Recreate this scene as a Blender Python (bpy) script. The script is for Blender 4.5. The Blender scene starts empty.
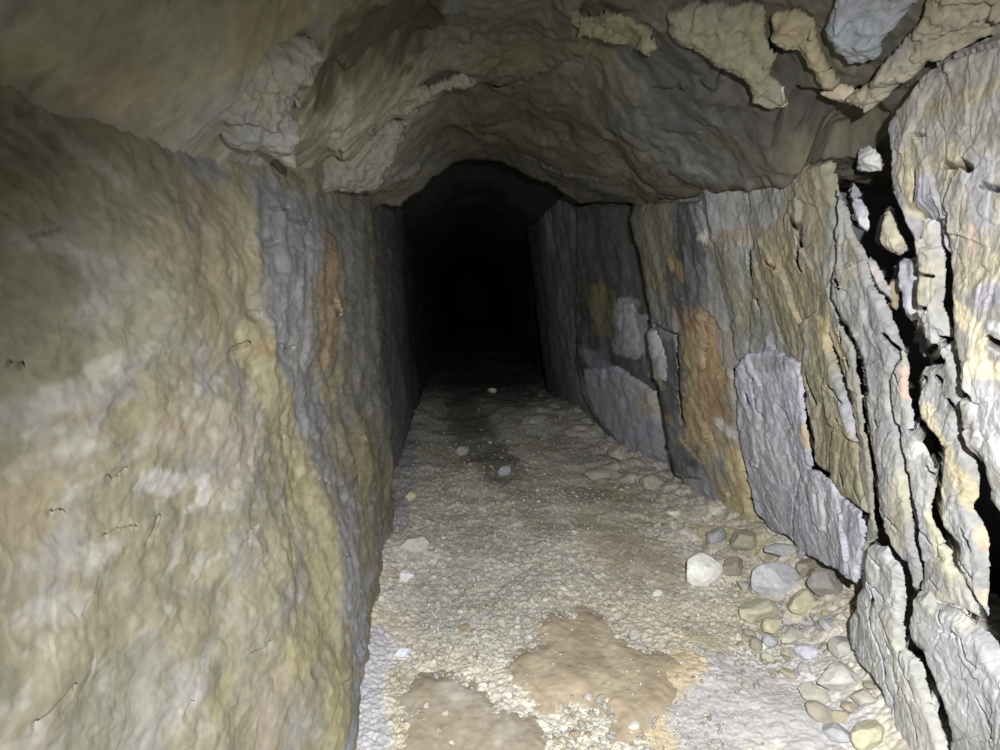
import bpy, math
import numpy as np

# ------------------------------------------------------------------ camera
F = 545.0
CAM = np.array([0.0, 0.0, 1.45])
PITCH = math.radians(8.9)
YAW = math.radians(3.67)
fw = np.array([math.sin(YAW)*math.cos(PITCH), math.cos(YAW)*math.cos(PITCH), -math.sin(PITCH)])
rt = np.array([math.cos(YAW), -math.sin(YAW), 0.0])
up = np.cross(rt, fw)

S = bpy.context.scene
COL = S.collection
cd = bpy.data.cameras.new('camera')
cam = bpy.data.objects.new('camera', cd)
COL.objects.link(cam)
cam.location = CAM
cam.rotation_euler = (math.pi/2-PITCH, 0, -YAW)
cd.sensor_width = 36
cd.lens = F/1000*36
cd.clip_start = 0.02
S.camera = cam

# ------------------------------------------------------------------ noise
def _hash(ix, iy, iz, seed):
    h = (ix*374761393 + iy*668265263 + iz*2147483647 + seed*1274126177) & 0xFFFFFFFF
    h = ((h ^ (h >> 13))*1274126177) & 0xFFFFFFFF
    h = ((h ^ (h >> 16))*2246822519) & 0xFFFFFFFF
    return h ^ (h >> 15)

def perlin(x, y, z, seed=0):
    x, y, z = np.broadcast_arrays(x, y, z)
    fx, fy, fz = np.floor(x), np.floor(y), np.floor(z)
    ix, iy, iz = fx.astype(np.int64), fy.astype(np.int64), fz.astype(np.int64)
    x, y, z = x-fx, y-fy, z-fz
    u, v, w = [t*t*t*(t*(t*6-15)+10) for t in (x, y, z)]
    def g(a, b, c):
        h = _hash(ix+a, iy+b, iz+c, seed)
        g1 = (h & 1023)/511.5-1
        g2 = ((h >> 10) & 1023)/511.5-1
        g3 = ((h >> 20) & 1023)/511.5-1
        return g1*(x-a)+g2*(y-b)+g3*(z-c)
    def L(a, b, t): return a+(b-a)*t
    return L(L(L(g(0,0,0), g(1,0,0), u), L(g(0,1,0), g(1,1,0), u), v),
             L(L(g(0,0,1), g(1,0,1), u), L(g(0,1,1), g(1,1,1), u), v), w)*1.3

def fbm(x, y, z, octs=4, seed=0, gain=0.5):
    s = 0; a = 1; n = 0
    for k in range(octs):
        s = s+a*perlin(x*2**k, y*2**k, z*2**k, seed+k*17)
        n += a; a *= gain
    return s/n*1.6

def cells(x, y, seed=0):
    """2-d cellular noise: distance to the nearest seed, gap to the second, id"""
    fx, fy = np.floor(x), np.floor(y)
    d1 = np.full(x.shape, 9.0); d2 = d1.copy(); idn = np.zeros(x.shape)
    for a in (-1, 0, 1):
        for b in (-1, 0, 1):
            h = _hash(fx.astype(np.int64)+a, fy.astype(np.int64)+b, np.zeros(x.shape, np.int64), seed)
            px = fx+a+(h & 1023)/1023; py = fy+b+((h >> 10) & 1023)/1023
            d = np.hypot(px-x, py-y)
            c = d < d1
            d2 = np.where(c, d1, np.minimum(d2, d))
            idn = np.where(c, ((h >> 20) & 1023)/1023, idn)
            d1 = np.where(c, d, d1)
    return d1, d2-d1, idn

def facets(x, y, seed=0):
    """broken, angular faces: every cell is a small plane tilted its own way"""
    fx, fy = np.floor(x), np.floor(y)
    d1 = np.full(x.shape, 9.0); r = np.zeros(x.shape)
    for a in (-1, 0, 1):
        for b in (-1, 0, 1):
            h = _hash(fx.astype(np.int64)+a, fy.astype(np.int64)+b, np.zeros(x.shape, np.int64), seed)
            h2 = _hash(fx.astype(np.int64)+a, fy.astype(np.int64)+b, np.ones(x.shape, np.int64), seed+1)
            px = fx+a+(h & 1023)/1023; py = fy+b+((h >> 10) & 1023)/1023
            dx, dy = x-px, y-py
            d = dx*dx+dy*dy
            v = dx*((h2 & 1023)/511.5-1)+dy*(((h2 >> 10) & 1023)/511.5-1)+((h >> 20) & 1023)/1023*.5
            c = d < d1
            r = np.where(c, v, r); d1 = np.where(c, d, d1)
    return r

def sst(a, b, x):
    t = np.clip((x-a)/(b-a), 0, 1)
    return t*t*(3-2*t)

# ------------------------------------------------------------------ the tunnel's faces
def XR(y, z):
    xb = np.interp(y, [0, 1.5, 2.0, 2.3, 2.7, 3.62, 3.72, 4.5, 5.5, 7.7, 7.85, 9.5, 16],
                      [1.20, 1.42, 1.60, 1.67, 1.70, 1.56, 1.80, 1.60, 1.41, 1.16, 1.5, 1.3, 1.3])
    le = np.interp(y, [0, 1.5, 2.0, 2.6, 3.6, 5, 8], [.05, .13, .22, .28, .215, .2, .12])
    return xb-le*z
def XRback(y, z):
    return XR(y, z)+np.interp(y, [2.9, 3.5, 3.62], [1.0, 0.45, 0.0])
def XL(y, z):
    lo = np.interp(y, [0, 1.5, 3.0, 3.40, 3.50, 4, 8, 16], [.43, .38, .44, .475, .60, .56, .60, .5])
    hi = np.interp(y, [0, .8, 3.0, 3.40, 3.50, 4, 8, 16], [.60, .60, .55, .535, .66, .63, .70, .6])
    return -(lo+(hi-lo)*sst(0, 1.0, z))
_cx = [-1.2, -.62, -.45, -.3, -.07, .26, .5, .8, 1.1, 1.3, 1.8]
_cy = [0, 1.0, 1.6, 1.85, 2.4, 3.0, 4.0]
_cz = np.array([
    [1.50, 1.68, 1.86, 2.05, 2.32, 2.38, 2.33, 2.20, 2.00, 1.96, 1.9],
    [1.55, 1.70, 1.88, 2.08, 2.34, 2.40, 2.35, 2.22, 2.02, 1.98, 1.9],
    [1.60, 1.76, 1.92, 2.10, 2.36, 2.42, 2.36, 2.20, 2.00, 1.96, 1.9],
    [1.65, 1.80, 1.95, 2.12, 2.36, 2.42, 2.34, 2.16, 1.90, 1.88, 1.85],
    [1.75, 1.90, 2.01, 2.17, 2.38, 2.40, 2.32, 2.10, 1.96, 1.94, 1.9],
    [1.85, 1.96, 2.05, 2.18, 2.38, 2.38, 2.28, 2.08, 2.01, 1.99, 1.96],
    [1.95, 2.00, 2.06, 2.16, 2.34, 2.35, 2.22, 2.08, 2.06, 2.06, 2.05]])
def CZ(x, y):
    yc = np.clip(y, 0, 3.999)
    j = np.clip(np.searchsorted(_cy, yc, side='right')-1, 0, len(_cy)-2)
    t = (yc-np.take(_cy, j))/(np.take(_cy, j+1)-np.take(_cy, j))
    cols = np.stack([np.interp(x, _cx, r) for r in _cz])
    a = np.take_along_axis(cols, np.expand_dims(j, 0), 0)[0] if np.ndim(x) else cols[j]
    b = np.take_along_axis(cols, np.expand_dims(j+1, 0), 0)[0] if np.ndim(x) else cols[j+1]
    z = a+(b-a)*t
    return z+np.interp(y, [4.02, 4.12, 6, 16], [0, .40, .25, .0])
def FZ(x, y):
    # level path with a bank of rubble against the right wall and a hump ahead
    z = .10*sst(1.05, 1.7, x+.12*(y-2.4)+.22*sst(2.1, 1.4, y))*sst(5.0, 3.0, y)
    z = z+.07*sst(.22, .02, XR(y, 0)-x)*sst(3.6, 2.6, y)
    z = z+.05*sst(-.2, -.5, x)*sst(1.5, 2.2, y)
    z = z+.06*sst(4.8, 5.6, y)*sst(7.5, 6.2, y)*sst(.1, .5, x)
    return z+.0*y

def raydir(px, py):
    d = fw+rt*((px-500)/F)+up*((375-py)/F)
    return d
R_OFF = [0.0]
def at(surf, px, py):
    """point of the tunnel's face in this direction -> its two face coordinates"""
    d = raydir(px, py)
    t = np.geomspace(.25, 25, 1500)
    X, Y, Z = [CAM[i]+d[i]*t for i in range(3)]
    g = {'R': lambda: XR(Y, Z)-R_OFF[0]-X, 'L': lambda: X-XL(Y, Z),
         'C': lambda: CZ(X, Y)-Z, 'F': lambda: Z-FZ(X, Y)}[surf]()
    k = np.argmax(g < 0)
    if g[k] >= 0: k = len(t)-1
    k = max(k, 1)
    s = min(1.0, max(0.0, g[k-1]/(g[k-1]-g[k]+1e-12)))
    tt = t[k-1]+(t[k]-t[k-1])*s
    x, y, z = CAM+d*tt
    return {'R': (y, z), 'L': (y, z), 'C': (y, x), 'F': (y, x)}[surf]
MET = {'R': 1.45, 'L': .52, 'C': .85, 'F': 1.45}   # how far off axis a face lies: scale of lengths along the tunnel

def loc(surf, pts): return np.array([at(surf, p[0], p[1]) for p in pts])

def seg_dist(surf, a, b, P, close=False):
    """distance to a polyline on a face (a = along tunnel, b = across), also local metres per pixel"""
    n = len(P); D = np.full(a.shape, 9.0); W = np.full(a.shape, .005)
    rng = range(n if close else n-1)
    if n == 1: rng = [0]
    for i in rng:
        p = P[i]; q = P[(i+1) % n] if n > 1 else P[i]
        ym = max(.3, (p[0]+q[0])/2); k = min(1.0, MET[surf]/ym)
        ux, uy = (q[0]-p[0])*k, q[1]-p[1]
        vx, vy = (a-p[0])*k, b-p[1]
        L2 = ux*ux+uy*uy+1e-12
        t = np.clip((vx*ux+vy*uy)/L2, 0, 1)
        d = np.hypot(vx-ux*t, vy-uy*t)
        c = d < D
        D = np.where(c, d, D); W = np.where(c, ym/F, W)
    return D, W
def inside(a, b, P):
    r = np.zeros(a.shape, bool)
    n = len(P)
    for i in range(n):
        x1, y1 = P[i]; x2, y2 = P[(i+1) % n]
        if y1 == y2: continue
        c = ((y1 > b) != (y2 > b)) & (a < (x2-x1)*(b-y1)/(y2-y1)+x1)
        r ^= c
    return r

# ------------------------------------------------------------------ materials
def rock_mat(name, rough=.85, spec=.25, bump=.35, scale=70, bright=1.0):
    m = bpy.data.materials.new(name); m.use_nodes = True
    nt = m.node_tree; N = nt.nodes; Lk = nt.links
    bs = N['Principled BSDF']
    at_ = N.new('ShaderNodeAttribute'); at_.attribute_name = 'stone'
    tc = N.new('ShaderNodeTexCoord')
    n1 = N.new('ShaderNodeTexNoise'); n1.inputs['Scale'].default_value = scale; n1.inputs['Detail'].default_value = 6
    Lk.new(tc.outputs['Object'], n1.inputs['Vector'])
    r = N.new('ShaderNodeMapRange'); r.inputs['From Min'].default_value = .3; r.inputs['From Max'].default_value = .7
    r.inputs['To Min'].default_value = .86*bright; r.inputs['To Max'].default_value = 1.14*bright
    Lk.new(n1.outputs['Fac'], r.inputs['Value'])
    mx = N.new('ShaderNodeVectorMath'); mx.operation = 'SCALE'
    Lk.new(at_.outputs['Color'], mx.inputs[0]); Lk.new(r.outputs[0], mx.inputs['Scale'])
    Lk.new(mx.outputs[0], bs.inputs['Base Color'])
    bs.inputs['Roughness'].default_value = rough
    bs.inputs['Specular IOR Level'].default_value = spec
    b = N.new('ShaderNodeBump'); b.inputs['Strength'].default_value = bump; b.inputs['Distance'].default_value = .004
    Lk.new(n1.outputs['Fac'], b.inputs['Height']); Lk.new(b.outputs[0], bs.inputs['Normal'])
    return m
M_WALL = rock_mat('tunnel_rock')
M_LEFT = rock_mat('left_wall_rock', bump=.25, scale=45)
M_CEIL = rock_mat('roof_rock', bump=.3, scale=40)
M_FLOOR = rock_mat('wet_gravel_floor', rough=.6, spec=.4, bump=.5, scale=90)
M_SLATE = rock_mat('slate', rough=.75, spec=.35)
M_STONE = rock_mat('loose_stone', rough=.8, spec=.3, bump=.5, scale=50)
M_MUD = rock_mat('wet_brown_stone', rough=.5, spec=.4, bump=.12, scale=18)

# ------------------------------------------------------------------ mesh from grid
def link(name, me, mat, label=None, cat=None, group=None, kind=None):
    o = bpy.data.objects.new(name, me); COL.objects.link(o)
    if mat and not me.materials: me.materials.append(mat)
    if label: o['label'] = label
    if cat: o['category'] = cat
    if group: o['group'] = group
    if kind: o['kind'] = kind
    return o
def raw_mesh(name, V, Q, colr, tri=False):
    me = bpy.data.meshes.new(name)
    k = Q.shape[1]
    me.vertices.add(len(V)); me.vertices.foreach_set('co', V.astype(np.float32).ravel())
    me.loops.add(Q.size); me.loops.foreach_set('vertex_index', Q.astype(np.int32).ravel())
    me.polygons.add(len(Q))
    me.polygons.foreach_set('loop_start', np.arange(0, Q.size, k, dtype=np.int32))
    me.polygons.foreach_set('loop_total', np.full(len(Q), k, dtype=np.int32))
    me.polygons.foreach_set('use_smooth', np.ones(len(Q), bool))
    ca = me.color_attributes.new('stone', 'FLOAT_COLOR', 'POINT')
    c4 = np.ones((len(V), 4), np.float32); c4[:, :3] = colr
    ca.data.foreach_set('color', c4.ravel())
    me.update(); me.validate()
    return me
def grid_solid(name, P, C, back, mask=None, flip=False):
    """closed solid: front = grid P, back = P + back vector; mask = quads kept"""
    ny, nx = P.shape[:2]
    if mask is None: mask = np.ones((ny-1, nx-1), bool)
    idx = np.arange(ny*nx).reshape(ny, nx)
    q = np.stack([idx[:-1, :-1], idx[:-1, 1:], idx[1:, 1:], idx[1:, :-1]], -1)[mask]
    N0 = ny*nx
    sides = []
    mp = np.zeros((ny+1, nx+1), bool); mp[1:-1, 1:-1] = mask
    m = mp[1:-1, 1:-1]
    def add(sel, a, b):
        A, B = a[sel], b[sel]
        sides.append(np.stack([B, A, A+N0, B+N0], -1))
    add(m & ~mp[:-2, 1:-1], idx[:-1, :-1], idx[:-1, 1:])
    add(m & ~mp[2:, 1:-1], idx[1:, 1:], idx[1:, :-1])
    add(m & ~mp[1:-1, :-2], idx[1:, :-1], idx[:-1, :-1])
    add(m & ~mp[1:-1, 2:], idx[:-1, 1:], idx[1:, 1:])
    Q = np.concatenate([q, q[:, ::-1]+N0]+sides)
    if flip: Q = Q[:, ::-1]
    Pf = P.reshape(-1, 3); Bk = Pf+(back if np.ndim(back) == 1 else back.reshape(-1, 3))
    V = np.concatenate([Pf, Bk]); CC = np.concatenate([C.reshape(-1, 3)]*2)
    used = np.unique(Q); rm = np.zeros(len(V), np.int64); rm[used] = np.arange(len(used))
    return raw_mesh(name, V[used], rm[Q], CC[used])

# ------------------------------------------------------------------ colours of the rock
OCH = (.40, .35, .20); GRN = (.33, .32, .21); GRY = (.34, .35, .37); LIL = (.42, .43, .52); PAL = (.60, .58, .52)
CRM = (.60, .53, .36); ORG = (.44, .295, .16); BRN = (.28, .21, .13); DGR = (.17, .18, .19); WHT = (.74, .74, .76)
YEL = (.54, .45, .24); BLU = (.27, .30, .37); TAN = (.42, .33, .22)
def soft(c, k=.82):
    c = np.array(c, float); g = c.mean()
    return g+(c-g)*k
def mixc(C, c, w): return C+(soft(c)-C)*w[..., None]

def base_colour(surf, a, b, cols, seed, fr=3.0, ani=(1, 1)):
    """mottle of the rock's own colours"""
    aa, bb = a*ani[0]*fr, b*ani[1]*fr
    C = np.zeros(a.shape+(3,))+soft(cols[0])
    for i, c in enumerate(cols[1:]):
        n = fbm(aa, bb, np.full(a.shape, i*7.3), 5, seed+i*5, .6)
        C = mixc(C, c, sst(-.05, .38, n))
    return C
# strokes: (face points as seen, half width in px, colour, strength, softness)
def strokes(surf, a, b, C, feats, seed):
    wa = fbm(a*5, b*5, np.full(a.shape, 3.3), 4, seed+71, .65)
    wb = fbm(a*26, b*26, np.full(a.shape, 8.1), 3, seed+91, .7)
    for pts, w, c, st in feats:
        P = loc(surf, pts)
        D, W = seg_dist(surf, a, b, P)
        r = D/(W*w)+wa*.55+wb*.35
        C = mixc(C, c, (1-sst(.55, 1.15, r))*st)
    return C
# cracks: (face points, half width in px, depth m)
def cracks(surf, a, b, feats, seed):
    """depth of the open joints; they run obliquely into the rock, along the bedding"""
    H = np.zeros(a.shape)
    for pts, w, dep in feats:
        P = loc(surf, pts); ym = P[:, 0].mean()
        n1 = perlin(a*22, b*22, np.full(a.shape, 1.1), seed)*.012*ym/2*w**.3
        D, W = seg_dist(surf, a, b+n1*0, P)
        D = np.abs(D+n1*.0)
        ww = W*w*1.5*(1+.6*perlin(a*30, b*30, np.full(a.shape, 5.5), seed+3))
        H = np.maximum(H, dep*2.2*(1-sst(.6, 1.0, D/np.maximum(ww, .0015))))
    return H

# ------------------------------------------------------------------ RIGHT SIDE
R_COL = [
 ([(655,215),(650,300)], 22, (.34,.31,.22), .8), ([(700,210),(780,205)], 26, GRY, .7), ([(805,190),(800,260),(805,330)], 24, (.34,.31,.22), .8),
 ([(706,236)], 9, PAL, .8), ([(672,262),(682,275)], 7, ORG, .9), ([(730,235),(755,235)], 8, ORG, .4), ([(770,265),(782,262)], 12, ORG, .45),
 ([(780,225),(775,300)], 10, (.42,.35,.22), .7), ([(730,275),(745,320)], 26, (.25,.25,.2), .7), ([(650,300),(670,330)], 16, GRY, .7),
 ([(700,325),(704,350),(705,400),(700,430)], 23, ORG, .85), ([(690,340),(690,440)], 10, YEL, .55), ([(712,340),(716,375)], 5, (.6,.42,.2), .6),
 ([(722,405),(728,415)], 10, (.38,.24,.13), .7), ([(695,450),(715,440)], 18, YEL, .55), ([(722,425),(728,432)], 8, WHT, .8),
 ([(700,480),(710,500)], 14, LIL, .5), ([(735,455),(738,480),(738,510)], 11, (.62,.50,.27), .9), ([(745,510),(735,525)], 14, YEL, .8),
 ([(770,375),(775,430),(790,500),(820,550)], 42, LIL, .75), ([(760,430),(790,470)], 14, PAL, .3), ([(760,365),(790,360)], 10, DGR, .45),
 ([(790,250),(800,290),(790,330),(805,360)], 12, OCH, .6), ([(785,300),(800,330)], 5, YEL, .4), ([(818,235),(822,330)], 8, BRN, .5),
 ([(822,320),(825,345)], 8, YEL, .6), ([(838,335),(845,365)], 8, (.55,.46,.28), .85), ([(811,445),(806,430)], 6, (.5,.36,.24), .8),
 ([(845,410),(855,440)], 7, LIL, .9), ([(840,310),(835,220)], 14, GRY, .7), ([(860,290),(880,330),(885,360)], 18, GRY, .8),
 ([(858,160)], 14, WHT, .8), ([(868,215),(875,240)], 8, WHT, .8), ([(903,255),(905,310)], 9, LIL, .9),
 ([(905,372),(908,395)], 6, (.55,.36,.30), .8), ([(925,410),(940,440),(960,480),(965,505)], 11, CRM, .85), ([(955,470),(968,500)], 8, YEL, .4),
 ([(918,448),(914,455)], 8, WHT, .8), ([(900,480),(900,540)], 16, (.48,.46,.33), .7), ([(935,520),(950,570)], 14, (.5,.49,.34), .7),
 ([(975,530),(980,550)], 7, (.62,.43,.3), .8), ([(912,490),(925,550)], 9, (.33,.32,.37), .8), ([(880,420),(890,470)], 14, GRY, .7),
 ([(985,595),(980,600)], 8, CRM, .6),
 ([(905,160),(912,210)], 12, CRM, .9), ([(885,150),(895,200)], 9, (.45,.42,.33), .6), ([(925,190),(940,240)], 16, LIL, .85),
 ([(950,150),(955,165)], 16, CRM, .7), ([(930,110),(975,95),(1010,80)], 12, (.42,.38,.26), .8), ([(985,170),(985,220)], 20, LIL, .7), ([(975,230),(972,250)], 10, (.66,.5,.42), .7),
 ([(960,270),(1000,265)], 22, CRM, .6), ([(948,260),(945,310)], 10, GRY, .6), ([(985,300),(1010,290)], 14, (.38,.37,.44), .9), ([(995,325),(1010,330)], 7, WHT, .9),
 ([(960,310),(985,340),(980,370),(1010,370)], 12, (.74,.66,.46), .95), ([(935,330),(945,360)], 12, GRY, .8), ([(985,400),(1000,440)], 26, (.54,.55,.58), .8),
 ([(985,470),(1000,530)], 14, GRY, .6), ([(880,600),(880,660),(900,720)], 22, (.50,.52,.55), .8), ([(940,650),(960,700)], 34, (.46,.48,.54), .7),
 ([(950,600),(960,625)], 12, (.48,.47,.36), .6), ([(945,690),(965,725)], 20, WHT, .35),
 ([(700,180),(780,178)], 6, BLU, .5),
 # far section
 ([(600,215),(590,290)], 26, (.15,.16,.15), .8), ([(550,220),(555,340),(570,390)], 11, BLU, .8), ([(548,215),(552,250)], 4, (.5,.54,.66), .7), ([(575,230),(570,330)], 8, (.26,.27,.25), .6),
 ([(600,290),(603,330)], 9, (.36,.30,.16), .85), ([(628,305),(625,350)], 8, (.5,.52,.6), .9), ([(645,320),(650,350)], 7, (.5,.52,.6), .8),
 ([(590,355),(600,370)], 10, (.5,.52,.66), .8), ([(600,400),(640,440),(650,455)], 26, LIL, .8), ([(655,400),(650,410)], 10, (.45,.42,.32), .7), ([(660,410),(668,418)], 6, ORG, .6),
 ([(655,375),(662,385)], 6, (.48,.45,.33), .8),
]
R_CRACK = [
 ([(676,335),(679,370),(680,400),(683,425)], 1.1, .05), ([(655,325),(668,332),(676,335)], 1.0, .03), ([(690,490),(700,500),(712,512)], 1.2, .05), ([(683,440),(690,452),(697,458)], 1, .03),
 ([(793,220),(801,228),(802,245),(799,262),(802,270)], 1.8, .05), ([(757,300),(760,312)], 1.5, .04), ([(751,250),(751,275)], 1.3, .03), ([(770,262),(776,268)], 1.2, .03),
 ([(748,395),(750,408)], 1, .03), ([(790,560),(797,500),(800,470)], .8, .02), ([(809,375),(812,390),(817,405)], 1.1, .04), ([(752,380),(756,410),(762,420)], .7, .02),
 ([(842,330),(846,350),(852,367)], 1.4, .05), ([(841,280),(843,288)], 1.5, .05), ([(830,386),(838,396),(842,404)], 1.2, .04), ([(838,420),(846,440),(858,447)], 1.0, .03), ([(842,475),(846,488)], 1.2, .04), ([(855,490),(868,520)], .9, .03),
 ([(884,335),(891,345),(899,360)], 2, .07), ([(877,422),(879,428)], 1.5, .05), ([(896,375),(900,385)], 1.5, .06), ([(883,510),(900,530)], 1, .04), ([(873,558),(880,568)], 1.5, .05),
 ([(869,583),(874,600),(870,612),(872,625),(876,640),(883,660),(886,672),(886,680),(892,700),(896,722)], 1.3, .06), ([(871,584),(882,600)], 1.1, .04), ([(887,645),(890,652)], 1.4, .05),
 ([(903,650),(902,665),(910,680),(915,700)], 1.2, .04), ([(905,690),(915,730),(918,745)], 1.1, .04), ([(925,705),(933,725)], 1.1, .04),
 ([(930,605),(950,612),(965,625)], .9, .03), ([(937,612),(940,625)], 1.4, .04), ([(951,630),(955,636)], 2, .05), ([(962,640),(966,660),(974,668)], 1.3, .05), ([(975,700),(985,728),(990,740)], 1.5, .05),
 ([(920,530),(932,545)], 1.2, .04), ([(926,468),(932,480),(936,500)], 1.6, .06), ([(962,530),(970,550)], 1.6, .05), ([(957,545),(962,560),(975,580)], 1.4, .05), ([(934,580),(942,590)], 1.1, .04),
 ([(912,432),(922,440),(935,446)], 3.0, .08), ([(945,402),(948,408)], 3, .05), ([(940,345),(943,340),(937,338)], 2, .05),
 ([(920,307),(928,310)], 1.8, .05), ([(918,273),(932,276)], 1.3, .04), ([(922,342),(932,346)], 1.6, .05), ([(926,352),(938,363)], 3.2, .09), ([(917,378),(921,380)], 2.6, .05), ([(932,378),(936,382)], 2.8, .05),
 ([(943,165),(955,166),(965,163),(972,168)], 2.6, .06), ([(912,134),(922,135)], 1.2, .03), ([(985,185),(1000,190)], 2, .04), ([(885,60),(930,50),(965,35),(1010,5)], 1.8, .05), ([(880,85),(930,65),(1010,40)], 1.4, .05), ([(992,340),(1004,348)], 3.5, .06),
 ([(975,475),(990,490)], 1.0, .03), ([(915,170),(914,200)], 1.4, .02),
]
def relief_R(a, b, seed):
    """bedded slate: near-vertical plates with sharp stepped edges"""
    t = a+.10*fbm(a*1.2, b*1.2, np.zeros(a.shape), 3, 5)+.05*b
    n = fbm(t*6, b*1.6, np.zeros(a.shape)+1.7, 5, seed, .6)
    st = np.floor(n*5)/5; fr = n*5-np.floor(n*5)
    ter = st+sst(.0, .35, fr)/5
    big = fbm(a*2, b*2, np.zeros(a.shape)+4, 3, seed+9)
    fine = fbm(a*30, b*24, np.zeros(a.shape)+2, 4, seed+19, .65)
    d1, gap, idn = cells(t*14, b*6+fbm(a*4, b*4, np.zeros(a.shape), 2, seed)*.8, seed+2)
    blk = (idn-.5)*.018*sst(0, .12, gap)-.008*(1-sst(0, .10, gap))
    wx = .35*fbm(a*6, b*6, np.zeros(a.shape), 3, seed+41); wz = .35*fbm(a*6, b*6, np.zeros(a.shape)+3, 3, seed+43)
    fc = facets(t*7+wx, b*4+wz, seed+51)*.014+facets(t*22+wx*2, b*13+wz*2, seed+53)*.0045
    return ter*.007+big*.022+fine*.005+blk*.3+fc

def slab_R(name, label, pts, off, cols, seed, thick=.30, rnd=.02, px=1.15, jag=1.0, fr=3.5, grow=None, bright=.78):
    grow = (1.5 if thick > .25 else .3) if grow is None else grow
    R_OFF[0] = off
    P = loc('R', pts)
    ylo, yhi = P[:, 0].min()-.03, P[:, 0].max()+.05
    zlo, zhi = max(P[:, 1].min()-.03, -.15), P[:, 1].max()+.04
    ylo = max(ylo, .25)
    ym = (ylo+yhi)/2
    s = np.arange(1/yhi, 1/ylo, px/(F*1.45)); a1 = 1/s
    b1 = np.arange(zlo, zhi, px*ym/F*.95)
    a, b = np.meshgrid(a1, b1)
    D, W = seg_dist('R', a, b, P, True)
    o = np.zeros(a.shape)
    wy = (fbm(a*9, b*9, o+1, 4, seed+31, .6)*.016+perlin(a*50, b*28, o, seed+5)*.0022)*jag*ym/2
    wz = fbm(a*9, b*9, o+8, 4, seed+37, .6)*.016*jag
    ins = inside(a+wy*1.3, b+wz, P)
    D2, W2 = seg_dist('R', a+wy*1.3, b+wz, P, True)
    D2 = np.where(ins, D2+W2*grow, np.maximum(W2*grow-D2, 0)); ins = ins | (D2 > 0)
    H = off+relief_R(a, b, seed)-rnd*(1-sst(0, rnd*1.6, D2))**2*1.2
    K = cracks('R', a, b, R_CRACK, 7)
    C = base_colour('R', a, b, cols, seed, fr, (1.6, .8))
    C = strokes('R', a, b, C, R_COL, 11)
    C = C*(1+.34*fbm(a*22, b*12, o, 4, seed+3, .7)+.22*fbm(a*7, b*4, o, 3, seed+33))[..., None]
    X = XR(a, b)-H
    V = np.stack([X+K, a+K*np.minimum(a/1.4, 2.4), b], -1)
    m = ins[:-1, :-1] & ins[1:, 1:] & ins[1:, :-1] & ins[:-1, 1:]
    cen = V[ins].mean(0)
    C = C*bright
    me = grid_solid(name, V, np.clip(C, .02, .9), thick*np.array([1, cen[1]/cen[0]*1.12, (cen[2]-CAM[2])/cen[0]]), m, flip=False)
    R_OFF[0] = 0
    return link(name, me, M_SLATE, label, 'rock')

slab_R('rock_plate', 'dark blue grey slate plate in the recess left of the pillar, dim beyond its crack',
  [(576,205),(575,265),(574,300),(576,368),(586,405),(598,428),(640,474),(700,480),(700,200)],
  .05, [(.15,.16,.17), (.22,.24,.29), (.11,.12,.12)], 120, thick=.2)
slab_R('rock_plate', 'narrow pale blue stone panel in the recess, left one of two',
  [(617,300),(632,302),(639,330),(641,357),(631,362),(618,350)], .075, [(.42,.44,.50)], 121, thick=.15, rnd=.03, jag=.6)
slab_R('rock_plate', 'pale blue stone panel in the recess, right one of two against the pillar crack',
  [(641,318),(652,330),(662,360),(664,382),(652,386),(645,365)], .09, [(.42,.44,.50)], 122, thick=.15, rnd=.03, jag=.6)
slab_R('rock_plate', 'lilac frosted low plate at the base of the recess wall',
  [(580,368),(615,364),(655,392),(662,425),(668,455),(640,462),(615,440),(596,420),(585,395)], .085, [LIL, (.36,.37,.42)], 123, thick=.15, rnd=.03, bright=1.05)
slab_R('rock_plate', 'tall weathered rock pillar with rust orange stained face at end of right wall',
  [(634,190),(634,240),(636,265),(643,290),(651,330),(661,355),(669,385),(678,415),(679,470),(691,490),(705,515),(755,545),(790,560),(760,528),(750,508),(744,470),(737,440),(737,400),(731,370),(752,350),(760,300),(762,240),(752,178)],
  .0, [GRY, (.33,.30,.22), (.38,.33,.22)], 101, bright=.92)
slab_R('rock_plate', 'large smooth lilac grey slate slab beside the orange stained pillar',
  [(735,372),(748,354),(775,350),(795,362),(802,400),(809,440),(811,463),(808,466),(828,480),(839,500),(860,514),(862,560),(857,584),(846,578),(832,566),(800,552),(797,566),(796,546),(785,535),(769,529),(754,510),(746,470),(739,440),(739,400)],
  .035, [LIL, (.46,.46,.52), (.38,.39,.47)], 102, rnd=.012, bright=1.08)
slab_R('rock_plate', 'ochre streaked rock column above the lilac slate slab',
  [(746,176),(752,240),(750,300),(745,358),(775,358),(795,366),(806,400),(813,440),(815,464),(832,476),(842,496),(858,508),(866,512),(864,495),(857,466),(854,445),(845,402),(832,362),(826,336),(832,300),(835,250),(833,195),(828,160)],
  .01, [GRN, (.38,.33,.22), GRY], 103)
slab_R('rock_plate', 'thin dark sliver of slate wedged between two long black cracks',
  [(831,300),(855,350),(860,400),(865,440),(872,475),(872,510),(876,530),(867,566),(865,530),(869,515),(866,495),(861,465),(858,445),(851,400),(838,360),(830,336)],
  .0, [(.34,.33,.28), GRY], 104, rnd=.01)
slab_R('rock_plate', 'grey cracked rock column left of the black gap in the near right wall',
  [(838,190),(838,215),(838,260),(834,298),(860,350),(866,400),(872,440),(879,475),(880,510),(887,530),(895,550),(907,565),(911,590),(917,588),(917,565),(914,550),(909,510),(904,480),(902,460),(894,430),(888,400),(885,380),(896,350),(889,325),(880,300),(868,282),(862,258),(851,232),(843,212)],
  .035, [GRY, (.40,.38,.30), (.30,.31,.33)], 105, rnd=.015)
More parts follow.
